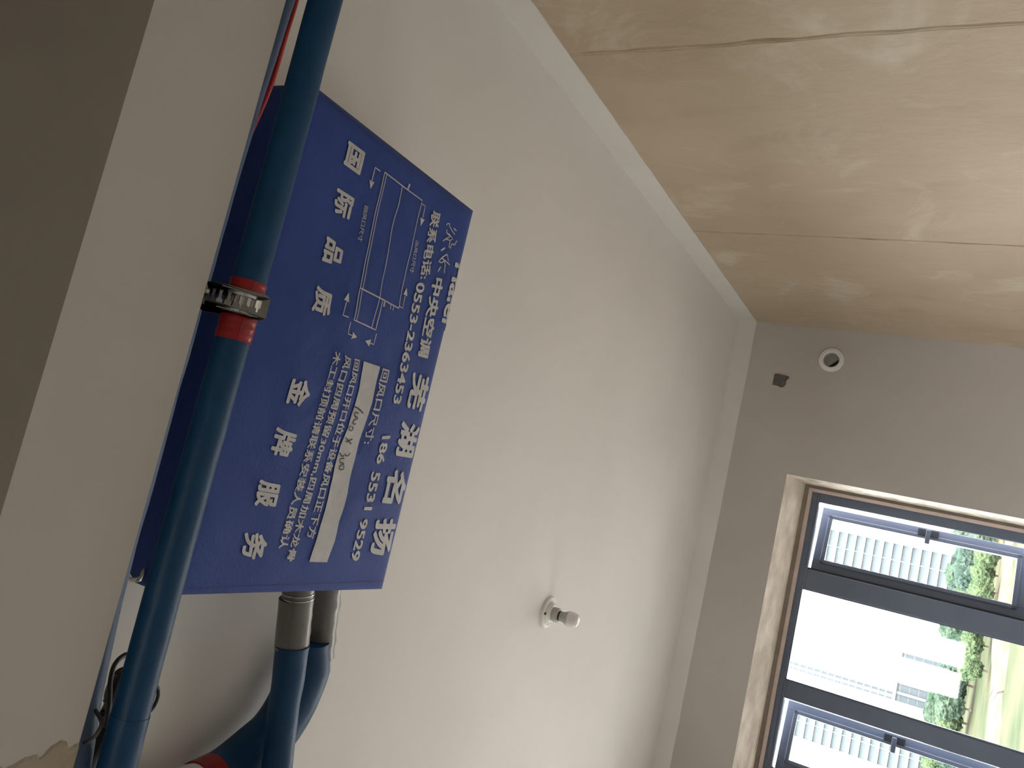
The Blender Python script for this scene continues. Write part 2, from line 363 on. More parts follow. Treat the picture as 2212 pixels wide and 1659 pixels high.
def ring(name, x0, x1, z0, z1, w, y0, y1, m, parent):
    b = MB(); b.box((x0, y0, z1 - w), (x1, y1, z1)); b.box((x0, y0, z0), (x1, y1, z0 + w))
    b.box((x0, y0, z0 + w), (x0 + w, y1, z1 - w)); b.box((x1 - w, y0, z0 + w), (x1, y1, z1 - w)); return b.build(name, m, parent)
ring('plaster_groove', I0 - 0.10, I1 + 0.10, J0 - 0.10, J1 + 0.09, 0.12, YF - 0.018, YF + 0.03, 'groove', win)
ring('sealant_bead', FX0 - 0.018, FX1 + 0.014, FZ0 - 0.018, FZ1 + 0.018, 0.020, YF - 0.028, YF + 0.02, 'sealant', win)
# frame members
def member(name, x0, x1, z0, z1, y0=YF, y1=YF + 0.06, parent=win, m='frame'):
    return bevel(MB().box((x0, y0, z0), (x1, y1, z1)).build(name, m, parent), 0.003)
FT = 0.672
FG = 0.688
member('top_rail', FX0, FX1, FG, FZ1)
for a, c in ((-0.277, FX1), (-1.46, -0.830)): member('casement_head', a, c, FT, FG)
member('bottom_rail', FX0, FX1, FZ0, FZ0 + 0.05)
member('jamb', 0.268, FX1, FZ0 + 0.05, FT); member('jamb', FX0, FX0 + 0.06, FZ0 + 0.05, FG)
MUL = [(-0.268, -0.150), (-0.932, -0.830), (-1.46, -1.36)]
for a, c in MUL: member('mullion', a, c, FZ0 + 0.05, FT)
TZ = -0.475
for a, c in ((-0.150, 0.268), (-1.36, -0.932)): member('transom', a, c, TZ - 0.055, TZ)
# narrow glazing beads along the fixed panes (bright edge where daylight skims)
def pane(x0, x1, z0, z1, parent, y=YF + 0.034):
    return MB().box((x0, y, z0), (x1, y + 0.006, z1)).build('pane', 'glass', parent)
for a, c, z0, z1 in ((-0.830, -0.268, FZ0 + 0.05, FG), (FX0 + 0.06, -1.46, FZ0 + 0.05, FG), (-0.150, 0.268, FZ0 + 0.05, TZ - 0.055), (-1.36, -0.932, FZ0 + 0.05, TZ - 0.055)):
    ring('glazing_bead', a, c, z0, z1, 0.009, YF + 0.012, YF + 0.033, 'frame', win)
    pane(a + 0.001, c - 0.001, z0 + 0.001, z1 - 0.001, win)
# rebate strips round the casement openings and the hinge covers
for a, c in ((-0.150, 0.268), (-1.36, -0.932)):
    MB().box((a, YF + 0.028, TZ), (a + 0.012, YF + 0.058, FT)).build('hinge_strip', 'gasket', win)
    MB().box((a, YF + 0.004, TZ), (a + 0.004, YF + 0.010, FT)).build('rebate_edge', 'frame', win)
def casement(xh, w, ang, lever):
    # hung on the left mullion, pushed outwards
    root = empty('casement', (xh, YF + 0.05, TZ)); root.parent = win; root.location = Vector((xh, YF + 0.05, TZ)) - WORLD[win.name]
    me_parts = []
    z0, z1 = TZ + 0.008, FT - 0.012; st = 0.056
    def put(name, bld, m, p):
        o = bld.build(name, m, None); vs = WORLD[o.name]
        o.parent = p; o.location = vs - WORLD[p.name] if p is not root else vs - WORLD[root.name]; return o
    # sash body is one mesh: two stiles, two rails with a stepped inner lip
    b = MB()
    X0, X1 = xh, xh + w; yb = YF + 0.050
    for (x0, x1, c0, c1) in ((X0, X0 + st, z0, z1), (X1 - st, X1, z0, z1), (X0 + st, X1 - st, z0, z0 + st), (X0 + st, X1 - st, z1 - st, z1)):
        b.box((x0, yb, c0), (x1, yb + 0.042, c1))
    lp = 0.012
    b2 = MB()
    for (x0, x1, c0, c1) in ((X0 + st - lp, X0 + st + lp, z0 + st - lp, z1 - st + lp), (X1 - st - lp, X1 - st + lp, z0 + st - lp, z1 - st + lp), (X0 + st - lp, X1 - st + lp, z0 + st - lp, z0 + st + lp), (X0 + st - lp, X1 - st + lp, z1 - st - lp, z1 - st + lp)):
        b2.box((x0, yb - 0.010, c0), (x1, yb + 0.03, c1))
    bevel(put('sash_frame', b, 'frame', root), 0.003); bevel(put('glazing_lip', b2, 'frame', root), 0.004)
    g = MB().box((X0 + st, yb + 0.018, z0 + st), (X1 - st, yb + 0.024, z1 - st)); put('pane', g, 'glass', root)
    hz = lever; hb = MB()
    hb.box((X1 - st + 0.004, yb - 0.014, hz - 0.055), (X1 - 0.014, yb, hz + 0.055)); put('handle_plate', hb, 'gasket', root)
    lv = MB().box((X1 - st - 0.05, yb - 0.048, hz - 0.013), (X1 - st + 0.034, yb - 0.030, hz + 0.013)); lv.box((X1 - st + 0.008, yb - 0.036, hz - 0.010), (X1 - st + 0.028, yb - 0.010, hz + 0.010))
    bevel(put('handle', lv, 'frame', root), 0.003)
    root.rotation_euler = (0, 0, math.radians(ang)); return root
casement(-0.140, 0.402, 13.0, 0.058)
casement(-1.350, 0.402, 13.0, 0.058)

# ================================================================== covered air conditioner
HC = 1.07
CX0, CX1, CY0, CY1, CT = -0.294 * HC, 0.560 * HC, 0.872 * HC, 1.417 * HC, 1.262
ac = empty('ceiling_air_conditioner', (0.14, 1.2, CT), 'ceiling air conditioner hung under a blue printed dust cover above the pipes', 'air conditioner')
def sag(x, y):
    u, v = (x - CX0) / (CX1 - CX0), (y - CY0) / (CY1 - CY0)
    uu, vv = min(max(u, 0), 1), min(max(v, 0), 1)
    e = (uu * (1 - uu) * 4) ** 0.5 * (vv * (1 - vv) * 4) ** 0.5
    s = -0.005 * e + 0.0040 * e * math.sin(7 * u + 2.5 * v) + 0.0055 * e * noise.noise(Vector((x * 6, y * 8, 0.3))) + 0.0028 * e * noise.noise(Vector((x * 15 + y * 12, y * 13, 1.3))) + 0.0012 * e * noise.noise(Vector((x * 34 - y * 26, y * 30, 2.3)))
    d = min(uu * (CX1 - CX0), (1 - uu) * (CX1 - CX0), vv * (CY1 - CY0), (1 - vv) * (CY1 - CY0))
    return s + 0.006 * math.exp(-d / 0.008)
def cover_mesh():
    NX, NY, NZ = 96, 64, 12; vs = []; fs = []; idx = {}
    def vid(p):
        k = (round(p[0], 5), round(p[1], 5), round(p[2], 5))
        if k not in idx: idx[k] = len(vs); vs.append(p)
        return idx[k]
    def out(x, y, z, nx, ny, t):   # billow of the skirts
        a = math.sin(math.pi * min(t * 1.1, 1.0))
        k = 0.006 * a * (1 + noise.noise(Vector((x * 9, y * 9, z * 6)))) 
        return (x + nx * (k - 0.045 * t), y + ny * k, z)
    g = lambda i, j: (CX0 + (CX1 - CX0) * i / NX, CY0 + (CY1 - CY0) * j / NY)
    bot = {}
    for i in range(NX + 1):
        for j in range(NY + 1):
            x, y = g(i, j); bot[i, j] = vid((x, y, HC + sag(x, y)))
    for i in range(NX):
        for j in range(NY): fs.append((bot[i, j], bot[i, j + 1], bot[i + 1, j + 1], bot[i + 1, j]))
    loop = [(i, 0, 0, -1) for i in range(NX)] + [(NX, j, 1, 0) for j in range(NY)] + [(i, NY, 0, 1) for i in range(NX, 0, -1)] + [(0, j, -1, 0) for j in range(NY, 0, -1)]
    prev = [bot[i, j] for i, j, _, _ in loop]; n = len(loop)
    for r in range(1, NZ + 1):
        t = r / NZ; cur = []
        for i, j, nx, ny in loop:
            x, y = g(i, j); z0 = HC + sag(x, y); z = z0 + (CT - z0) * t
            cur.append(len(vs)); vs.append(out(x, y, z, nx, ny, t))
        for k in range(n):
            k2 = (k + 1) % n; fs.append((prev[k], prev[k2], cur[k2], cur[k]))
        prev = cur
    return vs, fs
cv_, cf_ = cover_mesh()
cover = obj('fabric_cover', cv_, cf_, 'cover', ac, True); cover['label'] = 'blue cloth dust cover with silver grey Chinese lettering and a duct drawing'
sd = cover.modifiers.new('thickness', 'SOLIDIFY'); sd.thickness = 0.0012; sd.offset = -1
MB().box((CX0 + 0.02, CY0 + 0.02, HC + 0.02), (CX1 - 0.02, CY1 - 0.02, CT - 0.005)).build('unit_body', 'steel', ac)
for hx in (CX0 + 0.08, CX1 - 0.08):
    for hy in (CY0 + 0.08, CY1 - 0.08):
        MB().tube([(hx, hy, CT - 0.02), (hx, hy, H + 0.005)], 0.004, 8).build('hanger_rod', 'steel', ac)
# hanger hook showing beside the cover
hk = on_z(303, 1240, 1.135)
auto_smooth(MB().tube(smooth_path([hk + Vector((0.014, 0.045, 0.030)), hk + Vector((0.006, 0.012, 0.006)), hk + Vector((-0.006, 0, -0.004)), hk + Vector((-0.010, -0.008, 0.006)), hk + Vector((-0.004, -0.012, 0.012))], 6), 0.0045, 10).build('hanger_hook', 'bright', ac))

# ---- print on the cover: everything mapped to the cloth
LIFT = 0.0018
def cp(px, py): p = on_z(px, py, HC); return Vector((p.x, p.y))
def drape(x, y, lift=LIFT):
    if y > CY1 - 0.0005: return Vector((x, CY1 + 0.0075 * min(1, (y - CY1) / 0.01 + 0.2) + 0.001, HC + 0.006 + (y - CY1)))
    return Vector((x, y, HC + sag(x, y) - lift))
def print_obj(name, v2, faces, m='print', lift=LIFT, label=None):
    o = obj(name, [drape(q[0], q[1], lift + (q[2] if len(q) > 2 else 0)) for q in v2], faces, m, cover)
    if label: o['label'] = label
    return o
def text_mesh(s, offset):
    # heavy face: eight shifted copies round the regular one, each a hair prouder than the last
    base = text_plain(s); out = bmesh.new()
    for k in range(9):
        n = len(out.verts); dx, dy = (0, 0) if k == 8 else (offset * math.cos(k * math.pi / 4), offset * math.sin(k * math.pi / 4))
        vs = [out.verts.new((v.co.x + dx, v.co.y + dy, k * 1.0)) for v in base.verts]
        for f in base.faces: out.faces.new([vs[v.index] for v in f.verts])
    base.free(); return out
def text_plain(s):
    c = bpy.data.curves.new('t', 'FONT'); c.body = s; c.resolution_u = 3; c.fill_mode = 'FRONT'
    o = bpy.data.objects.new('t', c); COL.objects.link(o)
    dg = bpy.context.evaluated_depsgraph_get(); me = bpy.data.meshes.new_from_object(o.evaluated_get(dg))
    bm = bmesh.new(); bm.from_mesh(me); bpy.data.meshes.remove(me); bpy.data.objects.remove(o); bpy.data.curves.remove(c)
    bm.verts.index_update(); return bm
def lettering(s, foot, top, offset=0.018, name='lettering', fold=False, cut=0.0):
    bm = text_mesh(s, offset)
    xs = [v.co.x for v in bm.verts]; ys = [v.co.y for v in bm.verts]
    x0, x1, y0, y1 = min(xs), max(xs), min(ys), max(ys)
    F = [cp(*p) for p in foot]; T = [cp(*p) for p in top]
    # cut long strips so that they follow the cloth
    step = (y1 - y0) * 0.5
    k = x0 + step
    while k < x1:
        bmesh.ops.bisect_plane(bm, geom=bm.verts[:] + bm.edges[:] + bm.faces[:], plane_co=(k, 0, 0), plane_no=(1, 0, 0)); k += step
    L = [0.0]
    for i in range(1, len(F)): L.append(L[-1] + ((F[i] - F[i - 1]).length + (T[i] - T[i - 1]).length) / 2)
    def place(co):
        t = (co.x - x0) / (x1 - x0) * L[-1]; v = (co.y - y0) / (y1 - y0); i = 0
        while i < len(L) - 2 and t > L[i + 1]: i += 1
        u = (t - L[i]) / (L[i + 1] - L[i])
        return F[i].lerp(F[i + 1], u).lerp(T[i].lerp(T[i + 1], u), v)
    for v in bm.verts:
        q = place(v.co); v.co = (q.x, q.y, v.co.z)
    if fold:
        bmesh.ops.bisect_plane(bm, geom=bm.verts[:] + bm.edges[:] + bm.faces[:], plane_co=(0, CY1 - 0.0006, 0), plane_no=(0, 1, 0))
    bm.verts.index_update()
    v2 = [(v.co.x, v.co.y, v.co.z * 2.5e-5) for v in bm.verts]; fs = [[v.index for v in f.verts] for f in bm.faces]; bm.free()
    return print_obj(name, v2, fs, label='silver grey printed lettering')
def glyph(ch, fs_, ts, te, fe, off=0.036): lettering(ch, [fs_, fe], [ts, te], off)

glyph('国', (751.2, 303.1), (787.2, 329.9), (775, 379.4), (739, 353.6))
glyph('际', (727.5, 405.1), (763.4, 428.9), (752.6, 479), (716, 455.3))
glyph('品', (703.3, 508.9), (739.1, 534.2), (729.5, 576.7), (689.7, 562.3))
glyph('质', (678.9, 614.7), (715, 631), (702.4, 685.2), (662.6, 670))
glyph('金', (624.3, 813.4), (668.2, 823), (654, 880), (610.2, 871.7))
glyph('牌', (592, 920), (637.6, 934.4), (619.6, 988.4), (578, 979.8))
glyph('服', (558.3, 1034), (604.6, 1042.7), (591.4, 1097.2), (546.3, 1091.7))
glyph('务', (527, 1148.3), (578, 1152), (568, 1211), (518.6, 1206.2))
glyph('芜', (887.8, 801.4), (927.3, 814.8), (908.9, 891.3), (870.5, 878.2), 0.036)
glyph('湖', (861.3, 905.3), (906, 919), (888.7, 989.7), (846.6, 982.3), 0.036)
glyph('名', (835, 1008.7), (880.3, 1018.2), (864.5, 1089.9), (818.7, 1084.6), 0.036)
glyph('扬', (809.6, 1118.4), (856, 1119.4), (841.3, 1199.6), (794.2, 1198.5), 0.036)
lettering('中央空调', [(933.7, 597.4), (897.5, 768)], [(957.8, 603.4), (920.9, 774.5)], 0.034)
lettering('联系电话:', [(932.3, 452.4), (902.5, 602.5)], [(951.7, 461.5), (924.3, 602.5)], 0.028)
lettering('0553-2363453', [(898, 607.9), (840, 869.6)], [(916, 612.4), (857, 873)], 0.030)
lettering('186', [(818.1, 940.1), (804.5, 1000.2)], [(836, 939), (822.5, 1001.3)], 0.030)
lettering('5531', [(798, 1017.1), (780.1, 1100.4)], [(816.5, 1018), (797.8, 1101)], 0.030)
lettering('9529', [(773.8, 1120.5), (753.7, 1210)], [(791.5, 1119.4), (772, 1211.5)], 0.030)
lettering('回风口尺寸:', [(818.6, 794), (777, 957)], [(834.6, 798.8), (795, 958)], 0.022)
lettering('回风口开口位于设备风口正下方', [(756.7, 772.9), (716.5, 934), (658.5, 1161.9)], [(770.8, 776.8), (733, 937), (676, 1163.5)], 0.022)
lettering('风口四周预留30mm,四周加木龙骨', [(734, 764.3), (654, 1067.4), (615.3, 1210.7)], [(749.6, 769.8), (671, 1070), (632.9, 1213)], 0.022)
lettering('木工封顶前请联系安装人员确认', [(712.8, 756.5), (598.3, 1183.8)], [(728.5, 760.4), (617.4, 1186)], 0.022)
lettering('回风口尺寸', [(784, 443.4), (768.3, 520.2)], [(792.6, 447), (777.7, 522)], 0.012)
lettering('出风口尺寸', [(895.3, 518.4), (880.8, 588)], [(902.9, 522), (889, 589.8)], 0.012)
lettering('Haier', [(981.5, 566), (947.5, 711)], [(1009, 574), (975, 719)], 0.030, fold=True)

def stroke(pts, w):
    """ribbon of width w (image pixels at the cloth) along pixel points -> 2D verts, faces"""
    P = [cp(*p) for p in pts]; hw = w * 0.00094 / 2; vs = []; fs = []
    Q = []
    for i in range(len(P) - 1):
        n = max(1, int((P[i + 1] - P[i]).length / 0.008))
        for k in range(n): Q.append(P[i].lerp(P[i + 1], k / n))
    Q.append(P[-1])
    for i, p in enumerate(Q):
        t = (Q[min(i + 1, len(Q) - 1)] - Q[max(i - 1, 0)]).normalized(); nn = Vector((-t.y, t.x))
        a, b_ = p + nn * hw, p - nn * hw; vs += [(a.x, a.y), (b_.x, b_.y)]
    for i in range(len(Q) - 1): fs.append((2 * i, 2 * i + 1, 2 * i + 3, 2 * i + 2))
    return vs, fs
def drawing(name, strokes, polys=(), m='print', lift=LIFT, label=None):
    vs = []; fs = []
    for pts, w in strokes:
        v, f = stroke(pts, w); n = len(vs); vs += v; fs += [tuple(i + n for i in q) for q in f]
    for p in polys:
        n = len(vs); vs += [tuple(cp(*q)) for q in p]; fs.append(tuple(range(n, n + len(p))))
    return print_obj(name, vs, fs, m, lift, label)
drawing('duct_drawing', [
    ([(828.8, 372.1), (910.8, 433.6)], 2.6), ([(828.8, 372.1), (821, 408), (810.7, 449.3), (785.4, 557.8), (771.1, 621)], 2.4),
    ([(833.2, 376), (825.5, 410), (815.4, 451), (790.4, 559.5), (776.4, 623.5)], 2.0),
    ([(867.4, 403.5), (860, 440), (851.7, 468.6), (831.2, 557.8), (812.7, 641), (795.5, 706)], 2.2), ([(909.6, 437), (879.4, 560), (856.1, 664.4)], 2.2),
    ([(771.1, 621), (856, 665.4)], 3.2), ([(770.2, 622.9), (755.7, 689.8), (803.7, 711.5), (818.1, 649)], 2.6), ([(775.6, 624.7), (761, 691)], 2.0),
    ([(879.4, 409.5), (884.3, 397.5)], 5), ([(823, 651), (820.8, 661.7)], 5), ([(838, 657.5), (836.5, 667)], 2.6), ([(844.5, 661), (842, 670)], 2.6),
    ([(819.1, 369.9), (808.2, 361.7), (800, 393)], 2.4), ([(910.6, 440.7), (917, 445.2), (911.5, 470.5)], 2.2), ([(857, 660.8), (865.1, 665.4), (872.4, 638.2)], 2.2),
    ([(744, 684.3), (732.2, 679.8), (740.4, 650.9)], 2.4), ([(748.5, 694.3), (743.1, 719.6), (753, 724.1)], 2.4), ([(806, 719.6), (800, 743.1), (791, 739.5)], 2.4)],
    [[(797.4, 408.5), (795.3, 386.8), (800.2, 392.5), (806.2, 393.6)], [(907, 488.6), (907, 469.6), (911.5, 473), (916, 474.1)], [(876, 621), (867.8, 635.5), (872.4, 637), (876.9, 640)],
     [(745.4, 631), (734.9, 646.4), (740.4, 649), (745.8, 652.7)], [(763, 727.4), (753, 715.1), (753, 724), (748.1, 731)], [(781, 735), (794.6, 732.3), (792, 739), (790.1, 747.6)]],
    label='line drawing of a duct box with flow arrows')
k5 = lambda pts: [(700 + x / 5.531, 400 + y / 5.531) for x, y in pts]
drawing('brush_lettering', [
    (k5([(1456, 480), (1470, 456), (1500, 466), (1488, 480), (1516, 535), (1552, 590)]), 2.6), (k5([(1540, 515), (1572, 545)]), 3.0),
    (k5([(1462, 530), (1456, 565), (1500, 612), (1445, 645), (1416, 668)]), 3.0), (k5([(1478, 575), (1530, 640), (1500, 660), (1440, 640)]), 2.4),
    (k5([(1500, 660), (1486, 740), (1500, 752), (1520, 700), (1550, 715), (1578, 662)]), 3.0), (k5([(1440, 750), (1395, 780)]), 4.2),
    (k5([(1465, 825), (1410, 860), (1360, 912), (1400, 925), (1428, 905)]), 3.0), (k5([(1400, 870), (1440, 900), (1490, 950)]), 3.0), (k5([(1465, 825), (1478, 910)]), 2.2), (k5([(1430, 900), (1440, 960), (1425, 1050)]), 3.0), (k5([(1385, 975), (1350, 1030)]), 3.6)],
    label='silver grey brush style lettering')
foot = [(778.7, 779.2), (768.5, 828), (758.3, 876.4), (745, 920.2), (730.9, 960), (716.3, 1021.9), (706.5, 1067.4), (698.4, 1101.6), (688.6, 1132.6), (681.3, 1161.9), (665.5, 1212.8)]
top = [(813.6, 790.9), (804, 832), (793.5, 873.2), (780, 918), (767.6, 960), (753.7, 1021.9), (744.8, 1064.2), (737.4, 1093), (727.7, 1125), (718.7, 1168), (703.3, 1213.5)]
vs = []; fs = []
dense = lambda L: [(L[i][0] + (L[i + 1][0] - L[i][0]) * t / 4, L[i][1] + (L[i + 1][1] - L[i][1]) * t / 4) for i in range(len(L) - 1) for t in range(4)] + [L[-1]]
foot, top = dense(foot), dense(top)
for a, c in zip(foot, top):
    for k in range(5): q = cp(*a).lerp(cp(*c), k / 4); vs.append((q.x, q.y))
for i in range(len(foot) - 1):
    for k in range(4): fs.append((i * 5 + k, i * 5 + k + 1, i * 5 + k + 6, i * 5 + k + 5))
print_obj('writing_panel', vs, fs, label='pale grey blank panel for a written size')
kD = lambda pts: [(560 + x / 6.38, 740 + y / 6.38) for x, y in pts]
kE = lambda pts: [(560 + x / 6.143, 960 + y / 6.143) for x, y in pts]
drawing('marker_writing', [
    (kD([(1262, 872), (1300, 890), (1340, 920), (1378, 966)]), 2.8),
    (kD([(1312, 962), (1275, 950), (1258, 975), (1272, 1010), (1300, 1020), (1308, 1040), (1280, 1045), (1250, 1070), (1242, 1100), (1262, 1118), (1285, 1105)]), 2.8),
    (kD([(1215, 1140), (1190, 1152), (1188, 1185), (1212, 1208), (1240, 1196), (1250, 1168), (1232, 1148)]), 2.8),
    (kD([(1148, 1300), (1185, 1340), (1222, 1388)]), 2.6), (kD([(1242, 1320), (1195, 1342), (1150, 1362)]), 2.6),
    (kE([(1168, 105), (1148, 140), (1122, 146), (1098, 120), (1088, 150), (1060, 145), (1034, 100)]), 2.6),
    (kE([(1098, 176), (1060, 180), (1042, 205), (1052, 235), (1085, 240), (1100, 255), (1070, 265), (1040, 285), (1034, 310), (1055, 330), (1088, 322), (1096, 295), (1086, 278)]), 2.8)],
    m='ink', lift=LIFT + 0.0012, label='black marker handwriting of a size')
# hems, seams and a pressed fold
drawing('hem_seam', [([(402, 1271.5), (520, 1266), (640, 1262), (760, 1257), (832, 1255)], 1.1)], m='cover_dark')
drawing('hem_seam', [([(712, 222), (800, 295), (900, 377), (1000, 456)], 1.0)], m='cover_dark')
drawing('pressed_fold', [([(812.8, 880), (790, 985), (770, 1080), (747, 1181)], 1.0)], m='cover', lift=0.0022)

# ================================================================== pipes under the beam
PZ, PY, PR = 0.95, 0.816, 0.0258
def run(x0, x1, n, f): return [f(x0 + (x1 - x0) * i / n) for i in range(n + 1)]
mp = empty('insulated_pipe', (0.1, PY, PZ), 'thick dark blue foam insulated pipe in front, hung by a steel strap', 'pipe')
XJ = -0.459
fm = lambda x: Vector((x, PY + 0.002 * math.sin(x * 5), PZ + 0.002 * math.sin(x * 3 + 1)))
auto_smooth(MB().tube(run(1.28, XJ - 0.004, 120, fm), PR, 40, wob=0.018).build('foam_sleeve', 'foam', mp), 60)
auto_smooth(MB().tube(run(XJ + 0.012, -2.9, 90, lambda x: fm(x)), [PR + 0.0009] * 91, 40, wob=0.018).build('foam_sleeve', 'foam', mp), 60)
TA, TB = on_z(527, 604, PZ).x, on_z(500, 735, PZ).x
auto_smooth(MB().tube(run(TA, TB, 30, fm), [PR + 0.0012 + 0.0004 * math.sin(i * 1.7) for i in range(31)], 40, wob=0.015).build('red_tape', 'tape', mp), 60)
# split seams of the sleeve and tape facing down
def seam(x0, x1, ang, r, w, m, parent, name):
    vs = []; fs = []; n = 60
    for i in range(n + 1):
        x = x0 + (x1 - x0) * i / n; c = fm(x); a = ang + 0.05 * noise.noise(Vector((x * 20, 0, 0)))
        for d, e in ((-w, 0.0), (0, 0.0007), (w, 0.0)):
            vs.append(c + Vector((0, math.cos(a + d / r), math.sin(a + d / r))) * (r + e))
    for i in range(n):
        for k in range(2): fs.append((i * 3 + k, i * 3 + k + 1, i * 3 + k + 4, i * 3 + k + 3))
    return obj(name, vs, fs, m, parent)
seam(TA - 0.002, TB + 0.002, math.radians(-118), PR + 0.0019, 0.0006, 'tape', mp, 'tape_edge')

p2 = empty('blue_pipe', (0, 0.785, 1.01), 'lighter blue insulated pipe half hidden behind the beam edge', 'pipe')
def f2(x):
    t = min(max(0.0, (-x - 0.20) / 0.31), 1.3); t = t * t
    q = min(max(0.0, (x - 0.25) / 0.4), 1.0); return Vector((x, 0.7835, 1.031 - 0.029 * t - 0.016 * q * q))
auto_smooth(MB().tube(run(1.28, -2.9, 200, f2), [0.0235] * 201, 32, wob=0.05).build('foam_sleeve', 'foam2', p2), 60)

# red wire between the two pipes
tag(auto_smooth(MB().tube(smooth_path([on_z(655, -60, 1.05), on_z(637, 10, 1.05), on_z(620, 65, 1.05), on_z(604, 120, 1.06), on_z(586, 180, 1.07), on_z(566, 230, 1.085), on_z(535, 300, 1.10)], 8), 0.0048, 10).build('red_cable', 'redwire')), 'red cable running between the two blue pipes', 'cable')

# perforated steel strap
st = empty('perforated_strap', (0.163, PY, PZ), 'galvanised perforated hanging strap wrapped round the red taped pipe', 'strap')
SX = on_z(512, 654, PZ).x
def bent_strip(path, width, hole_pitch, hole_w, hole_len, x_c, first, count, thick=0.0014):
    """strap cross-section path in (y,z); width along x; keyhole perforations"""
    P = [Vector(p) for p in path]; L = [0.0]
    for i in range(1, len(P)): L.append(L[-1] + (P[i] - P[i - 1]).length)
    c = bpy.data.curves.new('s', 'CURVE'); c.dimensions = '2D'; c.fill_mode = 'BOTH'; c.extrude = thick / 2
    def poly(pts):
        s = c.splines.new('POLY'); s.points.add(len(pts) - 1); s.use_cyclic_u = True
        for q, p in zip(s.points, pts): q.co = (p[0], p[1], 0, 1)
    tot = L[-1]; n = int(tot / 0.006); hw = width / 2
    poly([(tot * i / n, -hw) if 0 < i else (0.0, -hw + 0.004) for i in range(n + 1)] + [(tot * i / n, hw) if i > 0 else (0.0, hw - 0.004) for i in range(n, -1, -1)])
    for k in range(count):
        s0 = first + k * hole_pitch; w, l = hole_w, hole_len
        poly([(s0 - w, l * 0.40), (s0 - w * 0.8, l * 0.5), (s0 + w * 0.8, l * 0.5), (s0 + w, l * 0.40), (s0 + w, -l * 0.12), (s0 + w * 0.35, -l * 0.24), (s0 + w * 0.3, -l * 0.5), (s0 - w * 0.3, -l * 0.5), (s0 - w * 0.35, -l * 0.24), (s0 - w, -l * 0.12)])
    o = bpy.data.objects.new('s', c); COL.objects.link(o)
    me = bpy.data.meshes.new_from_object(o.evaluated_get(bpy.context.evaluated_depsgraph_get()))
    vs = []; fs = [tuple(p.vertices) for p in me.polygons]
    for v in me.vertices:
        s = min(max(v.co.x, 0), tot); i = 0
        while i < len(L) - 2 and s > L[i + 1]: i += 1
        u = (s - L[i]) / (L[i + 1] - L[i]); p = P[i].lerp(P[i + 1], u); t = (P[i + 1] - P[i]).normalized(); nn = Vector((t.y, -t.x))
        p = p + nn * v.co.z; vs.append((x_c + v.co.y, p.x, p.y))
    bpy.data.objects.remove(o); bpy.data.curves.remove(c); bpy.data.meshes.remove(me); return vs, fs
tcam = Vector((-0.652, -0.759)); tdir = Vector((0.759, -0.652))       # towards the eye / down the picture, in (y,z)
ctr = Vector((PY, PZ))
e0 = ctr + tcam * (PR + 0.006) + tdir * 0.036
e1 = ctr + tcam * (PR + 0.005) - tdir * 0.034
path = [e0, e0.lerp(e1, 0.5), e1, e1 + Vector((-0.003, 0.012)), e1 + Vector((-0.002, 0.03)), Vector((e1.x + 0.004, 1.06)), Vector((e1.x + 0.006, 1.31))]
v, f = bent_strip(path, 0.0385, 0.0120, 0.0040, 0.0185, SX, 0.0150, 28)
obj('strap_band', v, f, 'steel', st)
# wrap: inner turn of the strap hugging the pipe
ring_v = []; ring_f = []; n = 48
for i in range(n + 1):
    a = math.radians(-205 + 300 * i / n); r = PR + 0.0026
    for dx in (-0.0165, 0.0165):
        for rr in (r, r + 0.0012): ring_v.append((SX + dx, PY + math.cos(a) * rr, PZ + math.sin(a) * rr))
for i in range(n):
    k = i * 4; j = k + 4; ring_f += [(k, k + 2, j + 2, j), (k + 1, j + 1, j + 3, k + 3), (k, j, j + 1, k + 1), (k + 2, k + 3, j + 3, j + 2)]
obj('inner_wrap', ring_v, ring_f, 'bright', st, False)
for dx in (-0.0158, 0.0158):     # pressed rib lines along the strap
    vs_ = []; a0 = e0 - tdir * 0.012
    q0, q1 = a0 + tcam * 0.0011, e1 + tcam * 0.0011
    MB().tube([(SX + dx, q0.x, q0.y), (SX + dx, q1.x, q1.y)], 0.0009, 6).build('pressed_rib', 'steel', st)
# screw and twisted wire ends at the upper end of the visible run
bx = on_z(446, 637, 0.975)
MB().tube([bx + Vector((0.0, 0, 0)), bx + Vector((0.004, -0.010, -0.012))], 0.0035, 10).build('screw', 'bright', st)
MB().tube([bx + Vector((-0.004, 0, 0)), bx + Vector((-0.014, -0.006, -0.006))], 0.0012, 6).build('wire_end', 'bright', st)
MB().tube([bx + Vector((0.008, 0, 0)), bx + Vector((0.016, -0.002, 0.004))], 0.0012, 6).build('wire_end', 'bright', st)

# black cable bundle tangled behind the pipe
cb = empty('cable_bundle', (-0.46, 0.90, 1.08), 'tangle of black cables looped behind the thick pipe', 'cable')
def cab(pts, z, r): MB().tube(smooth_path([on_z(x, y, zz) for (x, y), zz in zip(pts, z if isinstance(z, (list, tuple)) else [z] * len(pts))], 8), r, 8).build('cable', 'cable', cb, True)
cab([(330, 1425), (285, 1413), (262, 1420), (246, 1440), (238, 1475), (236, 1520), (228, 1570)], [1.12, 1.10, 1.09, 1.08, 1.07, 1.06, 1.06], 0.0040)
cab([(330, 1440), (280, 1443), (255, 1452), (242, 1475), (232, 1530), (220, 1590)], 1.09, 0.0042)
cab([(318, 1462), (262, 1456), (248, 1480), (238, 1510), (226, 1535)], 1.09, 0.0060)
cab([(280, 1466), (254, 1472), (241, 1500), (240, 1540), (230, 1580), (208, 1620), (184, 1645)], 1.08, 0.0110)
cab([(262, 1464), (248, 1488), (240, 1512), (231, 1522)], 1.075, 0.0095)
cab([(258, 1470), (254, 1500), (246, 1530), (228, 1538), (214, 1542)], 1.085, 0.0055)
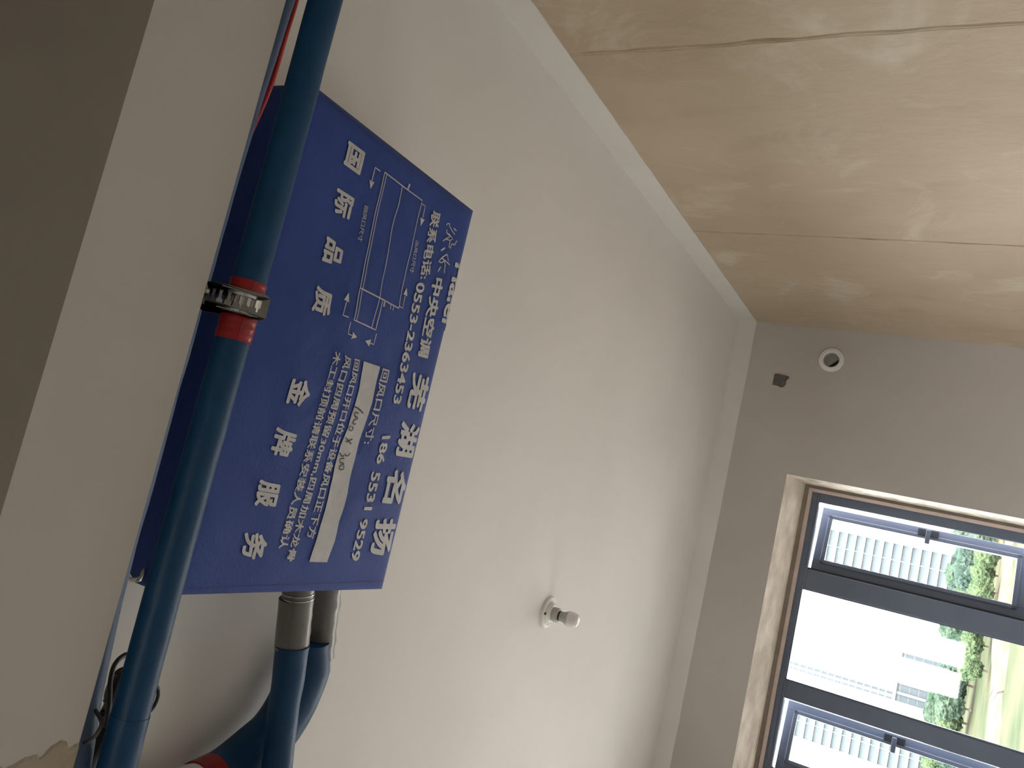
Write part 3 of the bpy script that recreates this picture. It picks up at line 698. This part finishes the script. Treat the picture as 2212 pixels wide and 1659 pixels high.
cab([(240, 1545), (232, 1570), (218, 1600), (200, 1635), (185, 1665)], 1.07, 0.0120)
cab([(230, 1585), (215, 1610), (200, 1640), (186, 1668)], 1.07, 0.0075)
cab([(300, 1470), (335, 1480), (342, 1495), (338, 1515), (325, 1535), (300, 1550)], 1.05, 0.0030)
cab([(290, 1500), (262, 1530), (255, 1560), (240, 1600)], 1.09, 0.0090)
# clip on the far pipe
ck = on_z(206, 1582, 0.962)
tag(auto_smooth(MB().tube(smooth_path([ck + Vector((0.020, 0.012, 0.03)), ck + Vector((0.012, 0.008, 0.004)), ck + Vector((0.0, 0.0, -0.004)), ck + Vector((-0.010, -0.008, -0.002)), ck + Vector((-0.014, -0.011, 0.004))], 6), 0.0028, 8).build('pipe_clip', 'clip')), 'bent metal clip holding the lighter blue pipe near the broken plaster', 'clip')

# ------------------------------------------------------------------ connecting pipes leaving the unit
ZC = 1.125
pa = empty('supply_pipe', on_z(633, 1398, ZC), 'straight blue insulated pipe leaving a grey taped sleeve beside the cover', 'pipe')
a0, a1 = on_z(647, 1258, ZC), on_z(633, 1400, ZC)
auto_smooth(MB().tube([a0.lerp(a1, t / 12) for t in range(13)], [0.0325 + 0.0006 * math.sin(t * 2.3) for t in range(13)], 32, wob=0.03).build('taped_sleeve', 'foil', pa), 60)
t0 = a0.lerp(a1, 0.32)
for q in (0.14, 0.21): auto_smooth(MB().tube([a0.lerp(a1, q), a0.lerp(a1, q + 0.012)], 0.0342, 32).build('metal_collar', 'chrome', pa), 60)
fl = [a0.lerp(a1, t / 8) for t in range(2, 9)]
auto_smooth(MB().tube([p + Vector((0, -0.010, 0.006)) for p in fl], [0.027] * len(fl), 24, wob=0.06).build('tape_flap', 'foil', pa), 60)
dpts = smooth_path([on_z(632, 1392, ZC), on_z(625, 1450, ZC), on_z(613, 1530, ZC), on_z(600, 1640, ZC), on_z(592, 1740, ZC), on_z(588, 1900, ZC), Vector((-1.4, 1.40, ZC)), Vector((-2.2, 1.41, ZC)), Vector((-2.97, 1.42, ZC))], 8)
auto_smooth(MB().tube(dpts, [0.0345 - 0.003 * min(1, i / 20) for i in range(len(dpts))], 32, wob=0.05).build('foam_sleeve', 'foam', pa), 60)
auto_smooth(MB().tube([dpts[0].lerp(dpts[1], -0.15), dpts[0].lerp(dpts[1], 0.3)], 0.0362, 32).build('sleeve_lip', 'foam', pa), 60)

pb = empty('return_pipe', on_z(652, 1420, ZC + 0.05), 'fat blue insulated pipe curving behind the straight one to a red taped end', 'pipe')
ZB = 1.225
b0, b1 = on_z(706, 1258, ZB), on_z(690, 1418, ZB)
auto_smooth(MB().tube([b0.lerp(b1, t / 14) for t in range(15)], [0.0345 + 0.0012 * math.sin(t * 1.9) for t in range(15)], 32, wob=0.10).build('taped_sleeve', 'foil', pb), 60)
rp = [on_z(670, 1385, ZB), on_z(661, 1440, ZB), on_z(643, 1490, ZB), on_z(603, 1565, ZB), on_z(546, 1624, ZB), on_z(474, 1680, ZB), on_z(390, 1722, ZB), on_z(300, 1770, ZB), Vector((-1.05, 0.93, ZB)), Vector((-1.5, 0.91, ZB)), Vector((-2.2, 0.91, ZB)), Vector((-2.97, 0.91, ZB))]
sp = smooth_path(rp, 8); rr = [min(0.056, 0.044 + 0.002 * max(0, i - 2)) for i in range(len(sp))]
auto_smooth(MB().tube(sp[:43], rr[:43], 32, wob=0.03).build('foam_sleeve', 'foam', pb), 60)
auto_smooth(MB().tube(sp[41:46], [0.0568] * 5, 32, wob=0.03).build('red_tape', 'tape', pb), 60)
auto_smooth(MB().tube(sp[44:53], [0.052, 0.053, 0.055, 0.053, 0.050, 0.053, 0.055, 0.051, 0.047], 32, wob=0.06).build('pipe_fitting', 'plastic', pb), 60)
auto_smooth(MB().tube(sp[50:], [0.046] * len(sp[50:]), 32).build('tail_sleeve', 'foam', pb), 60)

# ------------------------------------------------------------------ ceiling lamp holder
lx, ly = -0.492, 2.97
lamp = empty('ceiling_lamp', (lx, ly, H), 'small white bulb in a round plastic holder fixed to the ceiling', 'lamp')
zz = lambda prof: [(r, -h) for r, h in prof]
def part(name, prof, m, c=(lx, ly, H)): return auto_smooth(MB().lathe(zz(prof), c, 'z', 40).build(name, m, lamp), 35)
part('mounting_plate', [(0.064, -0.002), (0.0645, 0.004), (0.061, 0.011), (0.055, 0.014), (0.050, 0.013), (0.047, 0.010)], 'plastic')
part('dome', [(0.046, 0.008), (0.043, 0.016), (0.036, 0.024), (0.030, 0.027)], 'plastic')
part('socket', [(0.0285, 0.024), (0.0275, 0.052), (0.0255, 0.054)], 'plastic2')
part('thread', [(0.0195, 0.052), (0.0195, 0.060)], 'gasket')
part('bulb_neck', [(0.0185, 0.058), (0.0200, 0.072), (0.0255, 0.086), (0.0300, 0.094), (0.0305, 0.097)], 'plastic2')
part('bulb_globe', [(0.0300, 0.096), (0.0290, 0.116), (0.0270, 0.126), (0.0215, 0.134), (0.010, 0.1385), (0.001, 0.139)], 'bulb')
MB().box((lx - 0.004, ly - 0.056, H - 0.017), (lx + 0.004, ly - 0.046, H - 0.010)).build('screw_slot', 'gasket', lamp)

# ================================================================== outside
GZ = -14.0
gv = []; gf = []; nx, ny = 40, 40
for i in range(nx + 1):
    for j in range(ny + 1):
        x = -500 + 1000 * i / nx; y = -300 + 1100 * j / ny
        gv.append((x, y, GZ + 0.5 * noise.noise(Vector((x * 0.02, y * 0.02, 0)))))
for i in range(nx):
    for j in range(ny):
        k = i * (ny + 1) + j; gf.append((k, k + ny + 1, k + ny + 2, k + 1))
g_ = obj('meadow', gv, gf, 'grass', None, True); tag(g_, 'patchy green and yellowish meadow outside the window', 'ground', kind='stuff')
yv = []; yf = []  # unseen pale surface, added to bounce daylight onto ceiling and upper walls
for i in range(13):
    for j in range(13):
        x = -150 + 300 * i / 12; y = -150 + 245 * j / 12; yv.append((x, y, GZ + 0.7))
for i in range(12):
    for j in range(12): k = i * 13 + j; yf.append((k, k + 13, k + 14, k + 1))
yd = obj('bounce_ground', yv, yf, 'bounce_yard'); yd.modifiers.new('thickness', 'SOLIDIFY').thickness = 0.3
tag(yd, 'pale ground added out of view to bounce daylight up into the room', 'light bounce')
def track(pts, w):
    P = smooth_path(pts, 8); vs = []; fs = []
    for i, p in enumerate(P):
        t = (P[min(i + 1, len(P) - 1)] - P[max(i - 1, 0)]).normalized(); nn = Vector((-t.y, t.x, 0))
        for d in (-1, 1):
            q = p + nn * (w * d * (1 + 0.3 * noise.noise(p * 0.1 + Vector((d, 0, 0))))); vs.append((q.x, q.y, GZ + 0.62))
    for i in range(len(P) - 1):
        k = i * 2; fs.append((k, k + 1, k + 3, k + 2))
    n = len(vs); vs += [(v[0] + (v[0] - vs[i ^ 1][0]) * 0.25, v[1] + (v[1] - vs[i ^ 1][1]) * 0.25, v[2] - 1.0) for i, v in enumerate(vs)]
    fs = [f[::-1] for f in fs] + [(i, i + 2, n + i + 2, n + i) for i in range(0, n - 2, 2)] + [(i + 3, i + 1, n + i + 1, n + i + 3) for i in range(0, n - 2, 2)]
    return obj('dirt_track', vs, fs, 'track')
tag(track([on_z(2190, 1100, GZ), on_z(2172, 1230, GZ), on_z(2165, 1330, GZ), on_z(2160, 1450, GZ), on_z(2150, 1540, GZ), on_z(2140, 1660, GZ), on_z(2128, 1820, GZ)], 9), 'pale bare earth track crossing the meadow beyond the trees', 'path')

def tower(name, px, py, dist, w, bay0, bay1, floors, label, fh=3.15, depth=14, ribs=False, m='facade'):
    c = on_y(px, py, dist); x0 = c.x - w / 2; y0 = c.y; z0 = GZ
    t = empty(name, (c.x, y0, z0), label, 'building')
    hgt = floors * fh + 1
    b = MB()
    b.box((x0, y0, z0), (x0 + w, y0 + depth, z0 + hgt)); b.box((x0, y0 - 0.6, z0), (x0 + w * bay0, y0, z0 + hgt)); b.box((x0 + w * bay1, y0 - 0.6, z0), (x0 + w, y0, z0 + hgt))
    b.build('wall', m, t)
    MB().box((x0 - 0.4, y0 - 1.0, z0 + hgt), (x0 + w + 0.4, y0 + depth + 0.4, z0 + hgt + 1.0)).build('roof', m, t)
    a, e = x0 + w * bay0, x0 + w * bay1
    for k in range(floors):
        zf = z0 + k * fh
        if not ribs:
            MB().box((a, y0 - 0.15, zf + 0.5), (e, y0 + 0.05, zf + fh)).build('window', 'facade_glass', t)
            MB().box((a - 0.2, y0 - 1.1, zf + fh - 0.25), (e + 0.2, y0 + 0.02, zf + fh + 0.45)).build('floor_slab', m, t)
        else:
            MB().box((a, y0 - 0.15, zf + 0.15), (e, y0 + 0.05, zf + fh - 0.35)).build('window', 'facade_glass', t)
    if ribs:
        n = 6
        for k in range(n + 1):
            xx = a + (e - a) * k / n; MB().box((xx - 0.55, y0 - 0.7, z0), (xx + 0.55, y0 + 0.02, z0 + hgt)).build('pilaster', m, t)
    else:
        for k in (0.5,): xx = a + (e - a) * k; MB().box((xx - 0.10, y0 - 0.3, z0), (xx + 0.10, y0 + 0.02, z0 + hgt)).build('mullion', m, t)
    return t
tower('white_tower', 2092, 1243, 330, 25, 0.24, 0.72, 24, 'white residential tower with one stacked column of bays, seen through the right casement')
tower('white_tower', 2026, 1655, 330, 30, 0.30, 0.68, 24, 'white residential tower with stacked bays, seen through the lower left casement')
tower('low_block', 2040, 1478, 360, 26, 0.04, 0.96, 6, 'pale low block with upright pilasters, seen through the middle fixed pane', ribs=True, m='lowrise')
tower('far_tower', 2040, 1562, 420, 18, 0.10, 0.90, 22, 'faint white tower with thin upright ribs rising behind the low block', ribs=True)

# trees: shared crowns
def crown_mesh(seed, m):
    rnd = random.Random(seed); bm = bmesh.new()
    blobs = [(Vector((0, 0, 0)), 1.0)] + [(Vector((rnd.uniform(-0.7, 0.7), rnd.uniform(-0.7, 0.7), rnd.uniform(-0.35, 0.55))), rnd.uniform(0.45, 0.7)) for _ in range(8)]
    for c, r in blobs:
        s = bmesh.ops.create_icosphere(bm, subdivisions=4, radius=r)
        for v in s['verts']:
            d = v.co.normalized(); k = 1 + 0.28 * noise.noise(d * 3.2 + c * 5 + Vector((seed, 0, 0))) + 0.16 * noise.noise(d * 9 + c * 3) + 0.10 * noise.noise(d * 22 + c)
            v.co = c + v.co * k; v.co.z *= 0.92
    me = bpy.data.meshes.new('crown'); bm.to_mesh(me); bm.free(); me.materials.append(M[m]); return me
crowns = [crown_mesh(3, 'leaf0'), crown_mesh(11, 'leaf1'), crown_mesh(23, 'leaf2')]
tm = MB(); tm.tube([(0, 0, 0), (0.05, 0, 1.2), (-0.05, 0.05, 2.4), (0.0, 0, 4.0)], [0.28, 0.22, 0.17, 0.1], 8)
trunk_me = bpy.data.meshes.new('trunk'); trunk_me.from_pydata(tm.v, [], tm.f); trunk_me.materials.append(M['bark'])
def tree(p, s, kind, label, group):
    t = empty('tree', (p.x, p.y, GZ + 0.2), label, 'tree', group)
    o = bpy.data.objects.new('trunk', trunk_me); COL.objects.link(o); o.parent = t; o.scale = (s / 3,) * 3
    c = bpy.data.objects.new('crown', crowns[kind]); COL.objects.link(c); c.parent = t
    c.location = (0, 0, s * 1.25); c.scale = (s, s, s * random.uniform(0.9, 1.15)); c.rotation_euler = (0, 0, random.uniform(0, 6.28))
    return t
rt = random.Random(5); seen = 0
for row, (dist, n, size, x0, x1) in enumerate(((312, 22, (3.4, 4.8), -80, 45), (268, 18, (3.0, 4.2), -66, 42), (222, 12, (2.4, 3.4), -22, 34))):
    for i in range(n):
        x = x0 + (x1 - x0) * (i + rt.uniform(0.2, 0.8)) / n; y = dist + rt.uniform(-14, 14)
        kind = rt.choice((0, 0, 1, 2)) if row < 2 else rt.choice((1, 1, 0))
        tree(Vector((x, y, 0)), rt.uniform(*size), kind,
             ('leafy green tree in the far belt at the foot of the towers', 'leafy green tree in the middle belt below the towers', 'rounded bright green tree at the near edge of the meadow')[row],
             ('far tree belt', 'middle tree belt', 'near meadow trees')[row])

# ------------------------------------------------------------------ lift everything so that the room floor lies at z = 0
for o in list(COL.objects):
    if o.parent is None and o.type in ('MESH', 'EMPTY'): o.location.z += EYE
